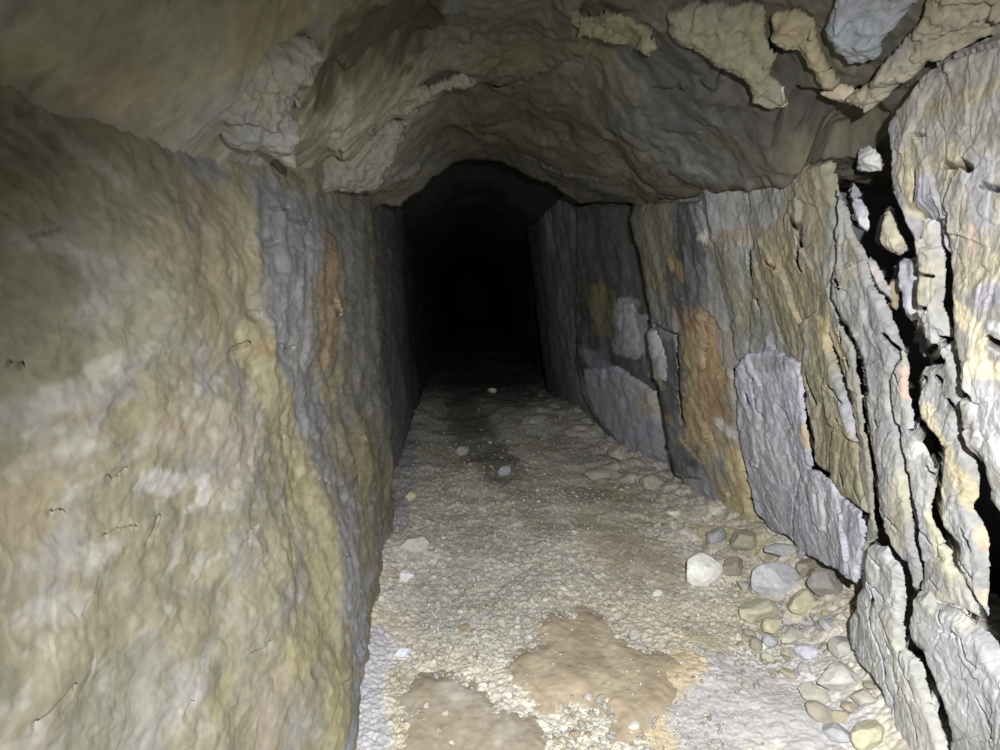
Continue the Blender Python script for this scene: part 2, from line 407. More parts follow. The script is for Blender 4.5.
slab_R('rock_plate', 'slim grey and purple slate plate below the black gap',
  [(899,352),(890,380),(892,400),(899,430),(907,460),(910,480),(917,510),(921,550),(925,565),(923,588),(932,600),(948,604),(975,618),(973,604),(962,582),(950,567),(949,550),(937,532),(929,516),(931,466),(922,447),(911,428),(908,400),(905,366)],
  .05, [(.36,.36,.36), (.40,.40,.34), (.33,.32,.38)], 106, rnd=.012, bright=.85)
slab_R('rock_plate', 'cream and yellow crumbling rock plate right of the black gap',
  [(912,215),(918,300),(922,338),(938,360),(916,370),(915,400),(917,420),(941,448),(938,468),(938,515),(944,529),(957,547),(957,564),(969,580),(979,602),(984,614),(984,570),(976,532),(966,512),(969,480),(966,450),(955,432),(953,400),(956,380),(948,350),(940,300),(932,215)],
  .06, [GRY, (.48,.45,.34), (.34,.34,.34)], 107, rnd=.018)
slab_R('rock_plate', 'broad pale cream and lilac rock face at the right edge near the camera',
  [(878,118),(884,160),(884,190),(894,215),(908,240),(911,213),(934,213),(943,300),(952,350),(959,382),(957,398),(957,430),(964,449),(980,468),(980,500),(1003,530),(1006,600),(1008,650),(1200,760),(1300,300),(1250,20),(1000,28),(930,60)],
  .10, [(.40,.39,.37), (.44,.41,.33), (.38,.38,.44)], 108, rnd=.03, bright=.64, px=1.4)
slab_R('rock_plate', 'foreground grey slate foot with thin cracks, touching the floor rubble',
  [(868,545),(884,548),(899,567),(902,595),(900,622),(902,648),(915,662),(924,690),(930,720),(950,790),(915,790),(894,727),(882,692),(862,662),(852,645),(847,617),(862,585)],
  .08, [(.46,.48,.50), GRY, (.50,.50,.47)], 109, rnd=.02, bright=.88)
slab_R('rock_plate', 'big rounded grey slate mass at the lower right corner',
  [(908,594),(922,592),(932,604),(950,608),(985,642),(994,668),(1100,790),(960,800),(940,745),(936,705),(929,683),(920,655),(906,645),(905,620)],
  .09, [(.44,.46,.50), (.42,.42,.38), GRY], 110, rnd=.03, bright=.85, px=1.3)
slab_R('rock_plate', 'knobbly pale lump of rock in top of the black gap beside the roof',
  [(846,148),(856,146),(866,150),(872,160),(870,170),(858,172),(848,170)], -.05, [WHT, LIL], 111, thick=.2, rnd=.03)
slab_R('rock_plate', 'small lilac sliver of rock hanging in the upper part of the black gap',
  [(848,182),(856,190),(864,205),(870,228),(866,234),(858,226),(852,208),(846,196)], -.05, [LIL, GRY], 112, thick=.2, rnd=.02)
slab_R('rock_plate', 'cream wedge shaped stone in the middle of the black gap',
  [(881,204),(888,208),(892,225),(900,240),(905,250),(895,256),(880,246),(874,238),(878,225)], -.04, [PAL, CRM], 113, thick=.2, rnd=.02)
slab_R('rock_plate', 'upright lilac grey stone column inside the right side of the black gap',
  [(896,256),(910,256),(914,275),(917,300),(914,318),(903,320),(899,300),(896,275)], -.02, [LIL, (.5,.5,.56)], 114, thick=.22, rnd=.02)
slab_R('rock_plate', 'twisted pink grey rock splinter on left lip of the black gap',
  [(866,258),(874,264),(880,278),(886,290),(884,297),(876,290),(870,276),(864,266)], .0, [(.48,.44,.44), LIL], 115, thick=.2, rnd=.015)
slab_R('rock_plate', 'brown stained chip of rock low in the black gap',
  [(886,280),(893,278),(895,298),(893,312),(888,308),(886,295)], -.08, [TAN, GRY], 116, thick=.2, rnd=.015)

# the wall behind and beyond them
def face(surf, name, a1, b1, pos, H, C, back, mat, flip=False):
    me = grid_solid(name, pos, np.clip(C, .02, .9), back, None, flip)
    return link(name, me, mat, kind='structure')

s = np.concatenate([1/np.arange(30, 8.2, -.12), np.arange(1/8.2, 1/3.3, 1.3/(F*1.4)*.8), np.arange(1/3.3, 1/.35, .012)])
a1 = 1/s; b1 = np.arange(-.15, 2.75, .0085)
a, b = np.meshgrid(a1, b1); o = a*0
H = relief_R(a, b, 201)
K = cracks('R', a, b, R_CRACK, 7)*sst(3.55, 3.7, a)
C = base_colour('R', a, b, [(.27,.28,.30), (.22,.24,.26), (.30,.32,.40)], 77, 3, (1.5, .8))
C = strokes('R', a, b, C, R_COL, 11)
C = C*(1+.22*fbm(a*18, b*10, o, 4, 3, .7))[..., None]*(1-.75*sst(6.0, 8.0, a))[..., None]  # last factor puts the deep tunnel's darkness into the rock colour
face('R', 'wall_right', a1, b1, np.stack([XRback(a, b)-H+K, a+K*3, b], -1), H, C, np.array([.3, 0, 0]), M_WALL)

# ------------------------------------------------------------------ LEFT WALL
L_COL = [
 ([(235,180),(240,260),(250,330)], 14, (.50,.46,.28), .8), ([(210,200),(205,260),(215,330)], 16, (.44,.36,.22), .7), ([(270,195),(275,240),(290,330),(305,400),(312,430)], 20, (.40,.41,.48), .85), ([(300,200),(310,260)], 12, LIL, .6),
 ([(296,340),(300,370)], 8, PAL, .5), ([(322,240),(325,300),(330,360)], 9, (.50,.35,.21), .8), ([(345,220),(365,300),(370,400)], 14, GRY, .7),
 ([(335,390),(345,370)], 9, YEL, .5), ([(250,340),(280,410),(300,450),(320,520),(330,600),(335,740)], 13, (.56,.50,.28), .8), ([(262,350)], 10, (.55,.40,.20), .6),
 ([(310,410),(318,440),(325,480)], 8, GRY, .7), ([(345,500),(352,580),(358,640)], 15, (.42,.42,.46), .8), ([(372,580),(352,700),(345,740)], 11, LIL, .8), ([(385,430),(388,500)], 7, CRM, .6), ([(360,420),(365,470)], 9, (.50,.44,.24), .7),
 ([(60,280),(30,330),(90,360)], 34, (.27,.28,.18), .7), ([(150,300),(120,340)], 26, (.36,.35,.22), .5), ([(85,390),(60,400)], 16, PAL, .5), ([(100,370),(120,360)], 12, PAL, .6),
 ([(30,470),(80,450)], 12, PAL, .55), ([(80,440),(100,438)], 14, PAL, .5), ([(130,420),(150,400)], 22, (.33,.30,.17), .6), ([(10,500),(30,530),(40,480)], 26, (.46,.37,.22), .45),
 ([(180,420),(250,450),(230,480)], 22, (.52,.47,.36), .6), ([(150,480),(180,485)], 10, WHT, .5), ([(205,480),(205,500)], 6, WHT, .6), ([(170,420),(185,430)], 8, (.5,.36,.24), .5),
 ([(100,500),(150,560)], 20, (.38,.35,.22), .5), ([(70,560),(110,550)], 11, PAL, .55), ([(40,610),(70,605)], 14, PAL, .55), ([(180,540),(175,560)], 9, PAL, .6), ([(30,650),(25,640)], 8, PAL, .4),
 ([(280,530),(285,560)], 18, (.56,.52,.34), .7), ([(300,630),(310,650)], 18, (.58,.52,.28), .7), ([(230,600),(240,650)], 22, (.42,.40,.28), .5), ([(140,650),(160,670)], 16, (.31,.31,.28), .6),
 ([(220,710),(230,690)], 14, (.52,.46,.24), .6), ([(270,700),(280,740)], 22, (.48,.40,.31), .6), ([(80,720),(120,730)], 40, (.38,.39,.31), .6), ([(230,540),(240,570)], 10, GRY, .5),
 ([(100,165),(125,185)], 8, PAL, .5), ([(75,145),(90,150)], 8, PAL, .35), ([(20,190),(70,200)], 18, (.42,.37,.22), .5), ([(180,150),(215,170)], 14, (.33,.34,.36), .8), ([(20,240),(80,250)], 8, PAL, .4), ([(170,230),(165,260)], 14, (.46,.40,.25), .6),
 ([(395,350),(400,400),(398,440)], 12, BLU, .5),
]
L_CRACK = [
 ([(230,352),(240,347),(247,344)], 1.8, .03), ([(335,493),(348,487),(358,481)], 1.6, .03), ([(250,314),(252,318)], 3, .02), ([(278,345),(284,352),(292,348)], 1.5, .02),
 ([(104,478),(112,482),(125,470)], 1.5, .015), ([(55,515),(66,513)], 2.2, .02), ([(145,545),(155,530),(160,518)], 1.6, .02), ([(100,540),(120,530),(135,528)], 1.2, .02), ([(10,728),(30,712),(45,700),(52,690)], 2.6, .03),
 ([(20,364),(30,365)], 2, .02), ([(245,533),(253,528)], 1.5, .015), ([(237,546),(241,543)], 1.8, .015), ([(290,565),(295,560)], 1.6, .015), ([(250,658),(262,652),(268,645)], 1.3, .02), ([(186,718),(192,706)], 2, .02),
 ([(356,660),(360,655)], 1.6, .015), ([(338,690),(342,688)], 1.8, .015), ([(268,208),(280,206)], 1.3, .02), ([(264,244),(268,240)], 2, .02), ([(283,218),(293,222),(304,218)], 1.2, .02), ([(168,192),(170,196)], 3.5, .02),
 ([(280,430),(285,440)], 1.8, .015), ([(355,440),(360,445)], 1.5, .015), ([(320,480),(325,487)], 1.8, .015), ([(30,235),(60,228)], 1.3, .01), ([(330,720),(335,705),(345,680),(352,660)], 1.0, .02), ([(337,560),(341,562)], 2.0, .02), ([(328,300),(335,315)], 1.5, .015),
]
s = np.concatenate([1/np.arange(30, 7, -.12), np.arange(1/7, 1/3.3, .0022), np.arange(1/3.3, 1/.42, 1.25/(F*.55)), np.arange(1/.42, 1/.2, .05)])
a1 = 1/s; b1 = np.arange(-.15, 2.7, .0042)
a, b = np.meshgrid(a1, b1); o = a*0
fade = sst(1.0, 2.2, a)
H = fbm(a*1.6, b*1.6, o, 4, 301)*.05+fbm(a*5-b*2, b*7, o+2, 4, 305)*.010+fbm(a*16, b*22+a*6, o+5, 4, 309, .6)*(.003+.005*fade)
t = fbm(a*4, b*9+a*3, o+7, 4, 311, .6)
H = H+(np.floor(t*4)/4+sst(0, .3, t*4-np.floor(t*4))/4)*.009
H = H+facets(a*10+b*2, b*12-a*3, 343)*.006*(.4+fade)
v = fbm(a*9, b*1.5, o+9, 4, 313, .6)               # vertical ribs towards the far end
H = H+v*.014*sst(1.2, 2.0, a)*sst(4.5, 3.6, a)
H = H-.05*sst(.03, 0, np.abs(a-(3.43+.05*fbm(b*6, o, o, 4, 77, .7))))*0
vis = (a > .6) & (a < 3.3) & (b > 0) & (b < 1.9); H = H-H[vis].mean()
K = cracks('L', a, b, L_CRACK, 7)*.35
C = base_colour('L', a, b, [(.38,.355,.24), (.33,.32,.22), (.44,.40,.28), (.40,.39,.36)], 320, 3.0, (1.3, 1.8))
pf = fbm(a*9+b*4, b*14-a*3, o+11, 4, 333, .65)
C = mixc(C, (.56,.54,.50), sst(.12, .4, pf)*.7*sst(.25, .9, b)*sst(1.7, 1.2, b))
C = strokes('L', a, b, C, L_COL, 13)*.61
C = mixc(C, (.19,.195,.23), sst(3.45, 3.55, a)*.7); C = mixc(C, (.05,.05,.055), sst(5, 7, a)*.8)  # darkness past the near face painted into the wall colour
C = C*(1+.24*fbm(a*12, b*20, o, 4, 3, .65)+.16*fbm(a*3.5, b*5, o, 3, 37)+.08*fbm(a*40, b*55, o, 2, 9)*fade)[..., None]
edge = .07*fbm(b*5, o, o+3, 4, 88, .7)             # the ragged end of the near face
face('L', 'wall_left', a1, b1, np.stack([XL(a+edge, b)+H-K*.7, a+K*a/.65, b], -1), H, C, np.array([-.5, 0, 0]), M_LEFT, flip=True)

# ------------------------------------------------------------------ CEILING
C_COL = [
 ([(350,120),(400,90),(470,60),(520,70)], 30, (.40,.37,.25), .7), ([(380,130),(440,95)], 14, (.42,.40,.33), .7), ([(480,60),(600,50)], 14, (.36,.34,.20), .6), ([(470,140),(520,130),(560,160)], 40, (.27,.26,.17), .7),
 ([(640,120),(680,100)], 26, (.26,.27,.30), .7), ([(620,150),(640,180)], 20, (.34,.32,.22), .6), ([(680,150),(760,160)], 20, (.31,.31,.28), .7), ([(770,150),(790,155)], 12, (.35,.33,.2), .6),
 ([(700,90),(760,120)], 24, (.25,.24,.21), .7), ([(50,30),(150,60),(220,50)], 36, (.42,.40,.28), .6), ([(100,80),(140,90)], 22, (.46,.39,.26), .6), ([(10,60),(40,60)], 16, (.34,.34,.16), .6),
 ([(250,30),(300,25)], 20, (.36,.33,.17), .8), ([(345,72),(370,45),(412,16)], 34, (.11,.09,.05), .9), ([(650,52),(700,80),(760,115),(830,130)], 15, (.19,.18,.17), .75), ([(355,190),(400,195),(420,180)], 14, (.28,.27,.2), .5), ([(340,130),(380,150)], 18, (.44,.42,.34), .6),  # the brown-black stroke paints the shade of the left roof pocket
 ([(840,110),(800,130),(780,110)], 22, (.17,.16,.13), .7),  # shade of the right-hand roof pocket painted dark
]
C_PLATE = [   # hanging layers (outline, drop)
 ([(318,60),(345,95),(330,140),(345,166),(385,130),(388,104),(412,96),(440,92),(470,80),(505,84),(560,70),(590,50),(580,-30),(400,-30)], .05),
 ([(600,62),(650,75),(700,80),(740,110),(800,140),(812,168),(720,182),(634,200),(622,150),(600,110)], .035),
 ([(640,195),(634,168),(680,145),(740,162),(820,140),(815,172),(720,186)], .03),
]
C_CRACK = [
 ([(440,90),(480,83),(512,88)], 1.5, .02), ([(540,195),(535,175),(560,165)], .8, .01), ([(575,190),(580,205)], .8, .01), ([(640,160),(690,152),(720,160)], 1.5, .015), ([(700,95),(725,113),(735,110)], 2, .02), ([(520,150),(560,170),(600,180)], .8, .01),
]
s = np.concatenate([1/np.arange(30, 4.5, -.12), np.arange(1/4.5, 1/.7, 1.3/(F*.95)), np.arange(1/.7, 1/.25, .03)])
a1 = 1/s; b1 = np.arange(-1.0, 1.75, .0055)
a, b = np.meshgrid(a1, b1); o = a*0           # a = along tunnel, b = x
# here H drops the roof
H = fbm(a*1.5, b*2, o, 4, 401)*.05+fbm(a*5, b*5, o+3, 4, 405)*.018+fbm(a*18, b*18, o+5, 4, 407, .6)*.005
t = fbm(a*2.2, b*2.2, o+17, 5, 411, .55)
H = H+(np.floor(t*4)/4+sst(0, .25, t*4-np.floor(t*4))/4)*.035*sst(4.0, 3.6, a)
H = H+facets(a*2.2+.5*fbm(a*2, b*2, o, 3, 7), b*2.8+.5*fbm(a*2, b*2, o+4, 3, 7), 441)*.024+facets(a*8, b*9, 443)*.006
vis = (a > 1.0) & (a < 4.0) & (b > -.6) & (b < 1.2); H = H-H[vis].mean()
for pts, dp in C_PLATE:
    P = loc('C', pts)
    wa = fbm(a*5, b*7, o+1, 4, 421, .65)*.06; wb = fbm(a*5, b*7, o+6, 4, 423, .65)*.05
    D, W = seg_dist('C', a+wa, b+wb, P, True)
    H = H+dp*inside(a+wa, b+wb, P)*sst(-.01, .04, D)
for pts, r_, dp in (([(348,68),(372,45),(410,18)], 27, .07), ([(800,135),(840,120),(850,150)], 20, .12), ([(735,85),(790,80)], 14, .06), ([(290,10),(310,0)], 12, .03)):
    P = loc('C', pts); D, W = seg_dist('C', a, b, P)
    H = H-dp*(1-sst(.5, 1.2, D/(W*r_)+.3*fbm(a*8, b*8, o, 3, 431)))
K = cracks('C', a, b, C_CRACK, 7)*.35
C = base_colour('C', a, b, [(.33,.31,.22), (.36,.34,.25), (.29,.285,.22), (.30,.30,.29)], 420, 2.6)
C = strokes('C', a, b, C, C_COL, 17)*(.92-.52*sst(-.45, .1, b))[..., None]  # weaker lamp light painted in: roof colour darkens from left to centre
C = C*(1+.25*fbm(a*10, b*12, o, 4, 3, .65)+.25*fbm(a*3.2, b*3.2, o, 3, 31))[..., None]
C = mixc(C, (.06,.055,.05), sst(4.0, 4.15, a)*.9)  # past the roof lip the darkness is painted into the colour
edge = .10*fbm(b*4, o, o+3, 4, 89, .6)
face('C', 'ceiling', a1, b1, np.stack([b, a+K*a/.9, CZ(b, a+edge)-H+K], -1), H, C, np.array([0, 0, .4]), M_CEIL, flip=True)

# ------------------------------------------------------------------ FLOOR
F_COL = [
 ([(480,560),(520,600),(450,600)], 50, (.36,.35,.32), .5), ([(600,520),(640,560)], 40, (.44,.39,.28), .6), ([(640,500),(610,480)], 26, (.40,.35,.24), .5), ([(620,600),(690,610),(740,620)], 34, (.58,.54,.42), .7),
 ([(730,560),(750,600)], 18, (.50,.45,.32), .6), ([(700,530),(740,535),(760,545)], 12, YEL, .6), ([(700,730),(740,690),(790,690),(820,730)], 52, (.50,.50,.56), .7), ([(690,670),(640,700),(660,740)], 22, (.62,.50,.30), .85),
 ([(720,650),(680,640)], 12, (.64,.56,.36), .6), ([(800,650),(830,690)], 22, (.56,.55,.52), .6), ([(790,625),(820,625)], 14, LIL, .7), ([(375,640),(360,700),(370,740)], 24, (.44,.45,.54), .75), ([(400,680),(410,730)], 18, (.44,.40,.24), .6),
 ([(400,480),(410,440),(400,520)], 12, (.30,.31,.38), .6), ([(460,410),(480,440),(500,465)], 22, (.16,.15,.12), .7), ([(460,385),(520,385)], 16, (.15,.15,.14), .6), ([(560,440),(600,460)], 16, (.36,.35,.31), .5), ([(575,495),(630,490)], 12, (.38,.31,.21), .5), ([(520,480),(540,520)], 20, (.30,.28,.24), .4),
]
s = np.concatenate([1/np.arange(30, 8, -.12), np.arange(1/8, 1/1.3, .95/(F*1.45)), np.arange(1/1.3, 1/.3, .02)])
a1 = 1/s; b1 = np.arange(-.85, 2.25, .0042)
a, b = np.meshgrid(a1, b1); o = a*0
d1, gap, idn = cells(b*26, a*26, 5)
d1b, gapb, idb = cells(b*60, a*60, 6)
d1c, gapc, idc = cells(b*9+.5*fbm(a*3, b*3, o, 2, 9), a*9, 8)
big = idn > .55
rough_ = .25+.75*sst(-.25, .25, fbm(a*1.3, b*1.3, o, 3, 501)+.25)
smooth = np.ones(a.shape)
for pts, w in (([(700,730),(760,700),(790,740)], 46), ([(600,530),(640,560)], 30), ([(640,700),(680,670),(660,745)], 18), ([(700,640),(720,660)], 18)):
    D, W = seg_dist('F', a, b, loc('F', pts)); smooth *= .25+.75*sst(.6, 1.3, D/(W*w))
H = fbm(a*.9, b*1.2, o, 3, 503)*.05+fbm(a*4, b*4, o, 4, 505)*.018
peb = np.where(big, np.sqrt(np.clip(.30-d1*d1*1.6, 0, 1))*.026*(idn-.3), 0)*rough_*smooth
H = H+peb+np.sqrt(np.clip(.25-d1b*d1b, 0, 1))*.010*smooth+fbm(a*30, b*30, o, 4, 507, .65)*.009*(.4+.6*smooth)
H = H+(idc-.5)*.05*sst(0, .25, gapc)*sst(1.0, 1.4, b+.1*(a-2.4))
C = base_colour('F', a, b, [(.57,.545,.47), (.50,.485,.43), (.62,.60,.53), (.53,.47,.37)], 520, 3.2)
C = C*(1+(idn-.5)*.40*big*rough_+(idb-.5)*.35*smooth)[..., None]
C = mixc(C, (.55,.54,.50), ((idb > .9)*.45*smooth))
C = strokes('F', a, b, C, F_COL, 19)
C = C*(1+.15*fbm(a*20, b*20, o, 4, 3, .65))[..., None]
C = mixc(C, (.06,.06,.06), sst(6, 9, a)*.85)  # floor colour fades to near black in place of lamp falloff
def floor_z(x, y):
    return FZ(x, y)+float(fbm(np.array([y*.9]), np.array([x*1.2]), np.zeros(1), 3, 503)[0])*.05+float(fbm(np.array([y*4.]), np.array([x*4.]), np.zeros(1), 4, 505)[0])*.018
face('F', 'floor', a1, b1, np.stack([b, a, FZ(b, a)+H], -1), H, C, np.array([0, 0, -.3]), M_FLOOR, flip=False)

# far end of the drift, its darkness put into a near-black colour
g = np.linspace(-1, 1.6, 60); h = np.linspace(-.2, 2.9, 70)
a, b = np.meshgrid(g, h)
E = 29.6+fbm(a*2, b*2, a*0, 4, 60)*.3
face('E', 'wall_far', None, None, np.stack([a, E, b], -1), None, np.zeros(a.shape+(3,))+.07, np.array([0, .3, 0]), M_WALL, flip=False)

# ------------------------------------------------------------------ ROOF BLOCKS
def hit3(p):
    d = raydir(*p); best = 99; q = None
    for f in 'CLR':
        a_, b_ = at(f, *p)
        P = {'C': lambda: (b_, a_, CZ(b_, a_)), 'L': lambda: (XL(a_, b_), a_, b_), 'R': lambda: (XR(a_, b_), a_, b_)}[f]()
        dd = np.linalg.norm(np.array(P, float)-CAM)
        if dd < best: best, q = dd, np.array(P, float)
    return q
def block(name, label, pts, lift, face_, cols, seed, thick=.3, bulge=.06, px=1.2, cat='rock ledge', rough_=1.0):
    """a lump of rock hanging out of the roof: a worn face on its own sloping plane, solid behind"""
    Hh = np.array([hit3(p) for p in pts]); c = Hh.mean(0)
    n = np.linalg.svd(Hh-c)[2][2]
    vc = (CAM-c)/np.linalg.norm(CAM-c)
    if n@vc < 0: n = -n
    n = n*(1-face_)+vc*face_; n /= np.linalg.norm(n)
    o0 = c+n*lift
    e1 = np.cross(n, [0, 0, 1]); e1 /= np.linalg.norm(e1); e2 = np.cross(n, e1)
    def inter(p):
        d = raydir(*p); q = CAM+d*((o0-CAM)@n/(d@n))-o0
        return q@e1, q@e2
    P = np.array([inter(p) for p in pts])
    dist = np.linalg.norm(c-CAM); st = px*dist/F
    A = np.arange(P[:, 0].min()-.02, P[:, 0].max()+.02, st); B = np.arange(P[:, 1].min()-.02, P[:, 1].max()+.02, st)
    a, b = np.meshgrid(A, B); o = a*0
    wx = fbm(a*14, b*14, o, 4, seed, .6)*.010*rough_; wz = fbm(a*14, b*14, o+5, 4, seed+4, .6)*.010*rough_
    ins = inside(a+wx, b+wz, P)
    D = np.full(a.shape, 9.)
    for i in range(len(P)):
        p, q = P[i], P[(i+1) % len(P)]; u = q-p; t = np.clip(((a+wx-p[0])*u[0]+(b+wz-p[1])*u[1])/(u@u+1e-9), 0, 1)
        D = np.minimum(D, np.hypot(a+wx-p[0]-u[0]*t, b+wz-p[1]-u[1]*t))
    R = bulge*1.4
    H = bulge*(np.sqrt(np.clip(1-(1-np.clip(D/R, 0, 1))**2, 0, 1))-1)
    k = fbm(a*7, b*10, o+2, 5, seed+8, .6)
    H = H+(np.floor(k*5)/5+sst(0, .3, k*5-np.floor(k*5))/5)*.03*rough_+facets(a*9, b*12, seed+21)*.022+fbm(a*26, b*30, o, 4, seed+12, .6)*.007*rough_
    C = base_colour('C', a, b, cols, seed, 6)*.85
    C = C*(1+.18*fbm(a*30, b*30, o, 4, seed+3, .65))[..., None]
    V = o0+a[..., None]*e1+b[..., None]*e2+H[..., None]*n
    m = ins[:-1, :-1] & ins[1:, 1:] & ins[1:, :-1] & ins[:-1, 1:]
    me = grid_solid(name, V, np.clip(C, .02, .9), -vc*thick-n*.02, m, flip=False)
    return link(name, me, M_CEIL, label, cat)
LG = [(.34,.33,.27), (.38,.355,.28), (.31,.31,.30)]
block('rock_ledge', 'jagged pale rock ledge jutting from left side of the roof',
  [(150,75),(190,70),(215,60),(245,55),(275,52),(318,46),(327,50),(334,64),(324,72),(322,84),(312,92),(306,98),(316,112),(308,118),(304,112),(300,120),(308,138),(302,140),(306,158),(302,176),(296,176),(280,168),(262,152),(252,158),(235,150),(215,130),(185,115),(165,105)],
  .11, .3, LG, 601, thick=.35, bulge=.06)
block('rock_ledge', 'second flat rock ledge behind the jagged one, over the tunnel mouth',
  [(296,186),(315,178),(330,172),(350,160),(372,146),(384,130),(394,122),(412,124),(406,132),(410,140),(402,146),(398,162),(388,176),(378,190),(370,197),(352,197),(338,194),(322,196),(306,194)],
  .14, .3, [(.31,.295,.26), (.34,.31,.26)], 602, thick=.5, bulge=.05)
block('rock_ledge', 'overhanging rock brow with bumpy edge above the second ledge',
  [(335,168),(345,150),(352,128),(372,104),(400,88),(436,86),(452,84),(470,78),(484,84),(478,92),(450,94),(436,104),(418,108),(408,124),(400,126),(388,126),(378,140),(360,156),(345,166)],
  .12, .3, [(.29,.27,.20), (.32,.30,.24)], 603, thick=.35, bulge=.05)
block('rock_ledge', 'yellow tapering rock fang hanging from the roof at upper right',
  [(768,18),(795,12),(812,20),(818,40),(822,56),(830,72),(838,88),(830,96),(820,92),(808,76),(796,60),(780,52),(768,44)],
  .06, .3, [(.32,.28,.175), (.36,.30,.18)], 604, thick=.25, bulge=.03, rough_=1.0)
block('rock_ledge', 'blue grey rock block in the roof at upper right',
  [(832,0),(850,-20),(915,-30),(918,5),(902,22),(884,40),(878,60),(860,70),(842,68),(828,50),(826,25)],
  .08, .3, [(.29,.32,.36), (.33,.34,.40), (.22,.24,.25)], 605, thick=.3, bulge=.03, rough_=1.0)
block('rock_ledge', 'tan layered rock shelf running to the right edge of the roof',
  [(842,104),(866,88),(880,66),(900,44),(918,22),(930,-20),(1060,-40),(1060,25),(1000,42),(960,52),(925,66),(885,100),(868,112),(850,112)],
  .1, .3, [(.33,.30,.20), (.38,.33,.25), (.27,.265,.24)], 606, thick=.3, bulge=.03, rough_=1.3)
block('rock_ledge', 'olive rounded lump in the roof just right of centre at the top edge',
  [(568,14),(590,18),(606,10),(632,18),(650,32),(658,46),(650,58),(640,50),(626,46),(612,48),(596,40),(580,36),(568,28)],
  .09, .3, [(.22,.21,.12), (.28,.26,.17)], 607, thick=.3, bulge=.03, rough_=1.0)
block('rock_ledge', 'broad olive brown roof mass with ragged lower edge between the lump and the yellow fang',
  [(662,14),(700,4),(764,6),(766,46),(775,60),(768,78),(780,90),(786,106),(768,112),(752,104),(742,84),(720,72),(704,62),(690,50),(676,48),(668,32)],
  .08, .3, [(.25,.245,.155), (.27,.25,.18), (.22,.215,.18)], 608, thick=.3, bulge=.03, rough_=1.0)
block('rock_ledge', 'small white and rust rock nub under the ragged olive roof mass',
  [(752,84),(768,80),(784,90),(788,106),(776,112),(760,106)], .045, .3, [WHT, (.55,.42,.3)], 609, thick=.2, bulge=.03)
block('rock_ledge', 'thin rust edged flake of rock below the blue grey block',
  [(818,92),(840,86),(862,92),(866,102),(850,112),(836,108),(824,100)], .045, .3, [(.45,.36,.25), (.5,.45,.36)], 610, thick=.2, bulge=.03)

# ------------------------------------------------------------------ LOOSE STONES
def ico(sub):
    t = (1+5**.5)/2
    V = [(-1,t,0),(1,t,0),(-1,-t,0),(1,-t,0),(0,-1,t),(0,1,t),(0,-1,-t),(0,1,-t),(t,0,-1),(t,0,1),(-t,0,-1),(-t,0,1)]
    Fc = [(0,11,5),(0,5,1),(0,1,7),(0,7,10),(0,10,11),(1,5,9),(5,11,4),(11,10,2),(10,7,6),(7,1,8),(3,9,4),(3,4,2),(3,2,6),(3,6,8),(3,8,9),(4,9,5),(2,4,11),(6,2,10),(8,6,7),(9,8,1)]
    V = [np.array(v, float)/np.linalg.norm(v) for v in V]
    for _ in range(sub):
        cache = {}; nf = []
        def mid(i, j):
            k = (min(i, j), max(i, j))
            if k not in cache:
                m = V[i]+V[j]; V.append(m/np.linalg.norm(m)); cache[k] = len(V)-1
            return cache[k]
        for a_, b_, c_ in Fc:
            x, y, z = mid(a_, b_), mid(b_, c_), mid(c_, a_)
            nf += [(a_, x, z), (b_, y, x), (c_, z, y), (x, y, z)]
        Fc = nf
    return np.array(V), np.array(Fc)
ICO = {k: ico(k) for k in (1, 2, 4)}
def stone_mesh(name, seed, dims, colr, sub=4, planes=11, var=.15, cut=.72):
    rng = np.random.RandomState(seed)
    V, Fc = ICO[sub]
    n = rng.normal(size=(planes, 3)); n /= np.linalg.norm(n, axis=1)[:, None]
    d = rng.uniform(cut, 1.0, planes)
    q = V@n.T
    r = np.where(q > .05, d/np.maximum(q, .05), 9).min(1)
    r = np.minimum(r, 1.15)
    P = V*r[:, None]
    nz = fbm(P[:, 0]*2, P[:, 1]*2, P[:, 2]*2, 4, seed)
    P = P*(1+.06*nz)[:, None]
    P = P*np.array(dims)/2
    n2 = fbm(V[:, 0]*2.5, V[:, 1]*2.5, V[:, 2]*2.5, 4, seed+3)
    C = np.array(colr)*(1+var*n2)[:, None]
    return raw_mesh(name, P, Fc, np.clip(C, .02, .9))
def place_stone(name, label, px, py, wpx, hpx, colr, seed, cat='stone', flat=.6, rot=0, planes=11, bury=.25, M=None, group=None, cut=.72):
    y, x = at('F', px, py+hpx*.3)
    dep = y*math.cos(PITCH)+(CAM[2])*math.sin(PITCH)
    w = wpx*dep/F; h = hpx*dep/F
    th = math.atan2(1.45, y)
    hz = min(h*.95, w*flat); dy = max(w*.6, min(w*1.3, (h-hz*math.cos(th))/math.sin(th)))
    o_ = link(name, stone_mesh(name, seed, (w, dy, hz), colr, planes=planes, cut=cut), M or M_STONE, label, cat, group)
    o_.location = (x, y, floor_z(x, y)+hz*(.5-bury)+.006)
    o_.rotation_euler = (0, 0, rot)
    return o_
